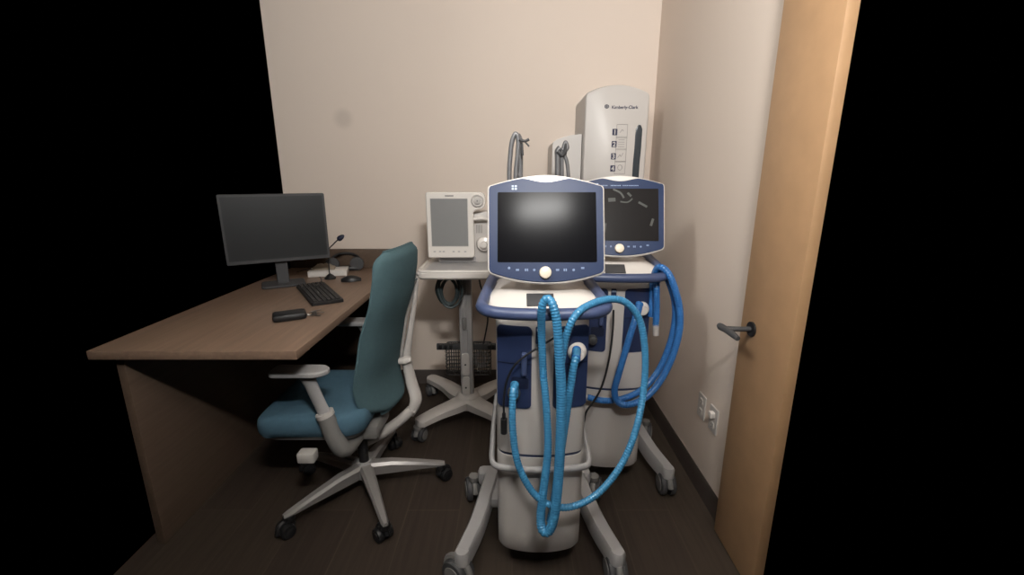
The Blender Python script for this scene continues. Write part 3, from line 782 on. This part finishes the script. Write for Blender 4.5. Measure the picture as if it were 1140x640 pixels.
# mouse
mp = atz(391, 311, DZ + .01)
t = thing('computer_mouse', 'black computer mouse on the desk beyond the keyboard', 'mouse', (mp.x, mp.y, DZ), R(15))
bm = NB()
rings = []
for k in range(9):
    f = k / 8; s = math.sin(PI * (.12 + .76 * f)) ; hh = .034 * math.sin(PI * (.15 + .7 * f))
    x = -.055 + .11 * f
    rings.append([Vector((x, .030 * s * math.cos(a), .001 + max(0, hh * math.sin(a)))) for a in [PI * q / 10 for q in range(11)]])
loft(bm, rings); obj('body', bm, 'black', t)
bm = NB(); lathe(bm, [(.009, -.004), (.011, 0), (.009, .004)], (-.03, 0, .022), 'Y', 12); obj('scroll_wheel', bm, 'grey', t)
# papers and wrapper
pp = at(366, 300, 2.665)
t = thing('notepad', 'white notepad lying on the desk under the monitor edge', 'notepad', (pp.x, pp.y, DZ), R(14))
bm = NB(); box(bm, (0, 0, .016), (.22, .13, .030), .001); obj('pages', bm, 'paper', t)
bm = NB(); box(bm, (0, 0, .0325), (.222, .132, .002), .0005); obj('cover', bm, 'paper', t)
bm = NB(); rnd = random.Random(3)
bmesh.ops.create_grid(bm, x_segments=16, y_segments=12, size=.5)
for v in bm.verts:
    v.co.x *= .22; v.co.y *= .15; e = 1 - max(abs(v.co.x) / .11, abs(v.co.y) / .075)
    v.co.z = .002 + (.035 * min(1, e * 2) * (.6 + rnd.random() * .5)) if e > .01 else .0
g = bmesh.ops.extrude_face_region(bm, geom=bm.faces[:])
for v in [q for q in g['geom'] if isinstance(q, bmesh.types.BMVert)]: v.co.z += .0015
o = obj('crumpled_wrapper', bm, 'cloth'); q = atz(353, 293, DZ + .03); o.location = (q.x - .02, pp.y + .06 if False else q.y, DZ + .001)
q2 = Vector((pp.x, pp.y)); o.scale = (.62, .62, .8); o.location = (pp.x - .035, pp.y + .01, DZ + .0345); o.rotation_euler = (0, 0, .3)
tag(o, 'crumpled tan wrapper lying on top of the white notepad', 'wrapper')
# black headset and gooseneck microphone
hp = atz(384, 293, DZ + .01); hy = 2.79
hx = at(384, 290, hy).x
t = thing('headset', 'black headset lying on the desk by the back panel', 'headset', (hx, hy, DZ), R(10))
bm = NB(); tube(bm, [(-.08, 0, .045), (-.085, .03, .075), (-.05, .06, .095), (0, .07, .10), (.05, .06, .09), (.085, .03, .07), (.08, 0, .045)], .009, 10, flat=.6); obj('headband', bm, 'black', t)
for s in (-1, 1):
    bm = NB(); lathe(bm, [(.028, -.018), (.042, -.016), (.044, .0), (.038, .016), (.01, .018)], (s * .075, -.01, .0445), 'X' if False else 'Y', 22); obj('ear_cup', bm, 'dark_grey', t)
bm = NB(); box(bm, (0, .0, .014), (.16, .06, .026), .01); obj('cradle', bm, 'black', t)
m0 = at(366, 279, 2.55); m1 = at(371, 272, 2.55); m2 = at(376, 267, 2.55); m3 = at(380, 264, 2.55)
t = thing('desk_microphone', 'thin black gooseneck microphone rising beside the monitor', 'microphone', (0, 0, 0))
bs = Vector((m0.x - .005, 2.545, DZ))
bm = NB(); lathe(bm, [(.032, .0005), (.032, .008), (.018, .022), (.008, .03), (.001, .03)], bs, 'Z', 24); obj('base', bm, 'black', t)
bm = NB(); tube(bm, [bs + Vector((0, 0, .025)), bs + Vector((-.002, 0, .06)), m0, m1, m2], .0035, 8); obj('gooseneck', bm, 'black', t)
bm = NB(); tube(bm, [m2, m2.lerp(m3, .3), m3, m3 + (m3 - m2) * .7], [.006, .013, .016, .013, .004], 12); obj('foam_tip', bm, 'navy_dark', t)
# keys at the left edge of desk
kp = atz(338, 350, DZ + .01)
t = thing('key_bunch', 'small bunch of keys on a black fob on the desk before the keyboard', 'keys', (kp.x, kp.y, DZ))
bm = NB(); box(bm, (-.045, -.03, .016), (.13, .085, .030), .012, (0, 0, .5)); obj('fob', bm, 'black', t)
bm = NB(); tube(bm, [(.02 + .016 * math.cos(a), .01 + .016 * math.sin(a), .012 + .004 * math.sin(2 * a)) for a in [2 * PI * k / 14 for k in range(14)]], .0016, 6, True, 2); obj('key_ring', bm, 'metal', t)
for k, a in enumerate((-.4, .3, 1.1)):
    bm = NB(); mr = Matrix.Translation((.03, .012, .006 + k * .005)) @ Matrix.Rotation(a, 4, 'Z')
    prism(bm, round_poly([(0, -.010, .006), (.018, -.011, .006), (.022, -.004, 0), (.05, -.004, .001), (.046, 0, 0), (.05, .004, .001), (.022, .004, 0), (.018, .011, .006), (0, .010, .006)]), 0, .002, lambda x, y, d: mr @ Vector((x, y, d))); obj('key', bm, 'metal', t)
# thin cable on the desk by the monitor
bm = NB(); zz = DZ + .004
tube(bm, [atz(330, 303, zz), atz(338, 301, zz + .03), atz(349, 300, zz + .03), atz(354, 306, zz), atz(358, 312, zz), atz(352, 318, zz + .026)], .003, 8); tag(obj('usb_cable', bm, 'black'), 'thin black cable running over the desk between monitor and keyboard', 'cable')

# ------------------------------------------------------------------ office chair
HX, HY = -0.681, 1.775
t = thing('office_chair', 'teal upholstered office chair with pale grey arms and five-star base, facing the desk', 'chair', (0, 0, 0))
# base
bm = NB(); lathe(bm, [(.045, .085), (.050, .10), (.048, .135), (.034, .15), (.03, .16)], (HX, HY, 0), 'Z', 24); obj('hub', bm, 'grey_white', t)
for a in (12, -60, -132, 156, 84):
    d = Vector((math.cos(R(a)), math.sin(R(a)), 0)); side = Vector((-d.y, d.x, 0)); c = Vector((HX, HY, 0))
    bm = NB(); rings = []
    for f, w_, zt2, zb2 in ((.03, .030, .150, .09), (.12, .026, .146, .088), (.25, .020, .122, .085), (.345, .016, .102, .080), (.365, .010, .098, .082)):
        p = c + d * f
        rings.append([p + side * w_ * q + Vector((0, 0, zz_)) for q, zz_ in ((-.6, zt2), (.6, zt2), (1, zt2 - .012), (.8, zb2), (-.8, zb2), (-1, zt2 - .012))])
    loft(bm, rings); lg = obj('base_leg', bm, 'aluminium', t)
    cp = c + d * .345
    caster(t, cp.x, cp.y, R(a * 3.7), r=.030, wm='black', hub='black', top=.085)
bm = NB(); lathe(bm, [(.022, .15), (.022, .30)], (HX, HY, 0), 'Z', 18); obj('gas_lift', bm, 'black', t)
bm = NB()
box(bm, (HX - .05, HY + .02, .345), (.30, .20, .07), .02); obj('mechanism', bm, 'grey', t)
bm = NB(); box(bm, (-.83, 1.57, .325), (.07, .05, .045), .008); obj('adjust_lever', bm, 'white', t)
# seat
SX0, SX1, SY0, SY1 = -1.06, -.60, 1.575, 2.055
bm = NB()
prof = [(.395, .90), (.40, .95), (.425, .995), (.45, 1.0), (.475, .985), (.488, .94), (.494, .85), (.496, .6)]
base = rrect(SX0, SX1, SY0, SY1, .10, 8); cc = Vector(((SX0 + SX1) / 2, (SY0 + SY1) / 2))
rings = []
for z, s in prof:
    rings.append([Vector((cc.x + (p.x - cc.x) * s, cc.y + (p.y - cc.y) * s, z - (.02 * max(0, (-(p.x) - .95) / .1) if z > .3 else 0))) for p in base])
loft(bm, rings); obj('seat', bm, 'seat_blue', t)
bm = NB(); loft(bm, [[Vector((cc.x + (p.x - cc.x) * s, cc.y + (p.y - cc.y) * s, z)) for p in base] for z, s in ((.368, .7), (.375, .88), (.395, .92))]); obj('seat_pan', bm, 'grey', t)
# backrest: a curved pad; X as a function of height, bowed towards the rear in its middle
def lerp_tab(tab, z):
    if z <= tab[0][0]: return tab[0][1]
    for (a, x), (b, y) in zip(tab, tab[1:]):
        if z <= b: f = (z - a) / (b - a); f = f * f * (3 - 2 * f) * .3 + f * .7; return x + (y - x) * f
    return tab[-1][1]
BX = [(.42, -.575), (.50, -.603), (.57, -.612), (.78, -.572), (.95, -.515), (1.05, -.497), (1.14, -.490)]
BYc = 1.835
def back_pt(s, z, off):           # s -1..1 across
    hw = lerp_tab([(.42, .155), (.47, .185), (.60, .200), (.95, .195), (1.14, .190)], z)
    x = lerp_tab(BX, z) + .026 * (1 - s * s) + .034 * s
    return Vector((x + off, BYc + s * hw, z))
bm = NB()
NU, NZ = 24, 34
ol = round_poly([(-1, .405, 0), (1, .405, 0), (1, 1.14, 0), (-1, 1.14, 0)])
rings = []
zs_ = [.405 + (1.142 - .405) * (1 - math.cos(PI * k / NZ)) / 2 for k in range(NZ + 1)]
for z in zs_:
    # superellipse narrowing at both ends gives rounded corners
    e0 = min(1, (z - .405) / .09); e1_ = min(1, (1.142 - z) / .07)
    sw = (1 - (1 - e0) ** 2.2) ** .5 * (1 - (1 - e1_) ** 3) ** (1 / 3) if e0 > 0 and e1_ > 0 else 0
    sw = max(sw, .55 if z < .5 else .72)
    th = .030 * min(1, max(.12, (min(z - .405, 1.142 - z) / .03)) ** .5)
    ring = []
    for k in range(NU + 1):
        s = (-1 + 2 * k / NU); ths = th * (1 - abs(s) ** 6) + .004
        ring.append(back_pt(s * sw, z, ths))
    for k in range(NU, -1, -1):
        s = (-1 + 2 * k / NU); ths = th * .6 * (1 - abs(s) ** 6) + .004
        ring.append(back_pt(s * sw, z, -ths))
    rings.append(ring)
loft(bm, rings); bk = obj('backrest', bm, 'teal', t)
bm = NB()
tube(bm, [back_pt(s, z, .033) for s, z in ((.36, 1.06), (.34, 1.02), (.44, .985), (.62, .968), (.90, .962))], .0028, 8); obj('seam', bm, 'teal', bk)
# rear frame: thin rim along the far edge and a spine sweeping under the seat
bm = NB()
tube(bm, [back_pt(.98, .985, .035), back_pt(1.03, .975, .025), back_pt(1.06, .93, .03), back_pt(1.06, .80, .028), back_pt(1.05, .68, .025), back_pt(1.03, .56, .03), back_pt(.98, .47, .045), back_pt(.8, .42, .06)], .009, 10); 
obj('back_rim', bm, 'white', t)
bm = NB()
sp = [at(464, 312, 2.03), at(461, 340, 2.03), at(455, 380, 2.0), at(453, 400, 1.98), at(458, 425, 1.96), at(463, 445, 1.93), at(456, 462, 1.90)]
tube(bm, sp, [.010, .012, .018, .024, .030, .032, .022], 14, flat=.7); 
tube(bm, [at(458, 456, 1.90), at(445, 468, 1.88), at(425, 482, 1.86), at(400, 494, 1.84), at(385, 497, 1.84)], [.024, .024, .026, .026, .022], 12)
obj('back_spine', bm, 'white', t)
kq = at(451, 401, 1.955)
bm = NB(); tube(bm, [kq + Vector((-.03, 0, -.004)), kq, kq + Vector((.03, -.002, .006))], [.016, .021, .010], 14, flat=.8); obj('lumbar_knob', bm, 'white_gloss', t)
# armrests
def armrest(Y, s, off):
    mrt = lambda p: Vector(p)
    bm = NB(); prism(bm, round_poly([(-.945, Y - .045, .03), (-.755, Y - .045, .035), (-.715, Y + .0, .03), (-.745, Y + .045, .03), (-.945, Y + .045, .03)]), .682, .704, XY, .005); a_ = obj('arm_pad', bm, 'grey_white', t)
    bm = NB(); tube(bm, [(-.815, Y, .684), (-.80, Y, .64), (-.775, Y, .56), (-.755, Y, .50)], [.034, .026, .025, .026], 14, flat=.62, upv=(0, 1, 0)); c_ = obj('arm_post', bm, 'grey_white', t)
    bm = NB(); tube(bm, [(-.757, Y, .508), (-.74, Y, .44), (-.715, Y - s * .004, .365), (-.695, Y - s * .02, .335), (-.67, Y - s * .10, .325), (-.66, Y - s * .17, .33)], [.034, .036, .038, .036, .030, .026], 14, flat=.7, upv=(0, 1, 0)) if False else tube(bm, [(-.757, Y, .508), (-.74, Y, .44), (-.715, Y - s * .004, .365), (-.700, Y - s * .03, .335), (-.69, Y - s * .10, .33), (-.68, Y - s * .17, .335)], [.033, .035, .036, .034, .030, .026], 14)
    b_ = obj('arm_sleeve', bm, 'grey', t)
    bm = NB(); tube(bm, [(-.760, Y, .518), (-.755, Y, .502)], .036, 14, smooth_n=0); d_ = obj('arm_collar', bm, 'white', t)
    for q in (a_, c_, d_, b_): q.location = off
    b_.location = (off[0], off[1] * .6, 0)
armrest(1.575, -1, (.015, 0, 0)); armrest(2.085, 1, (.055, .05, .015))
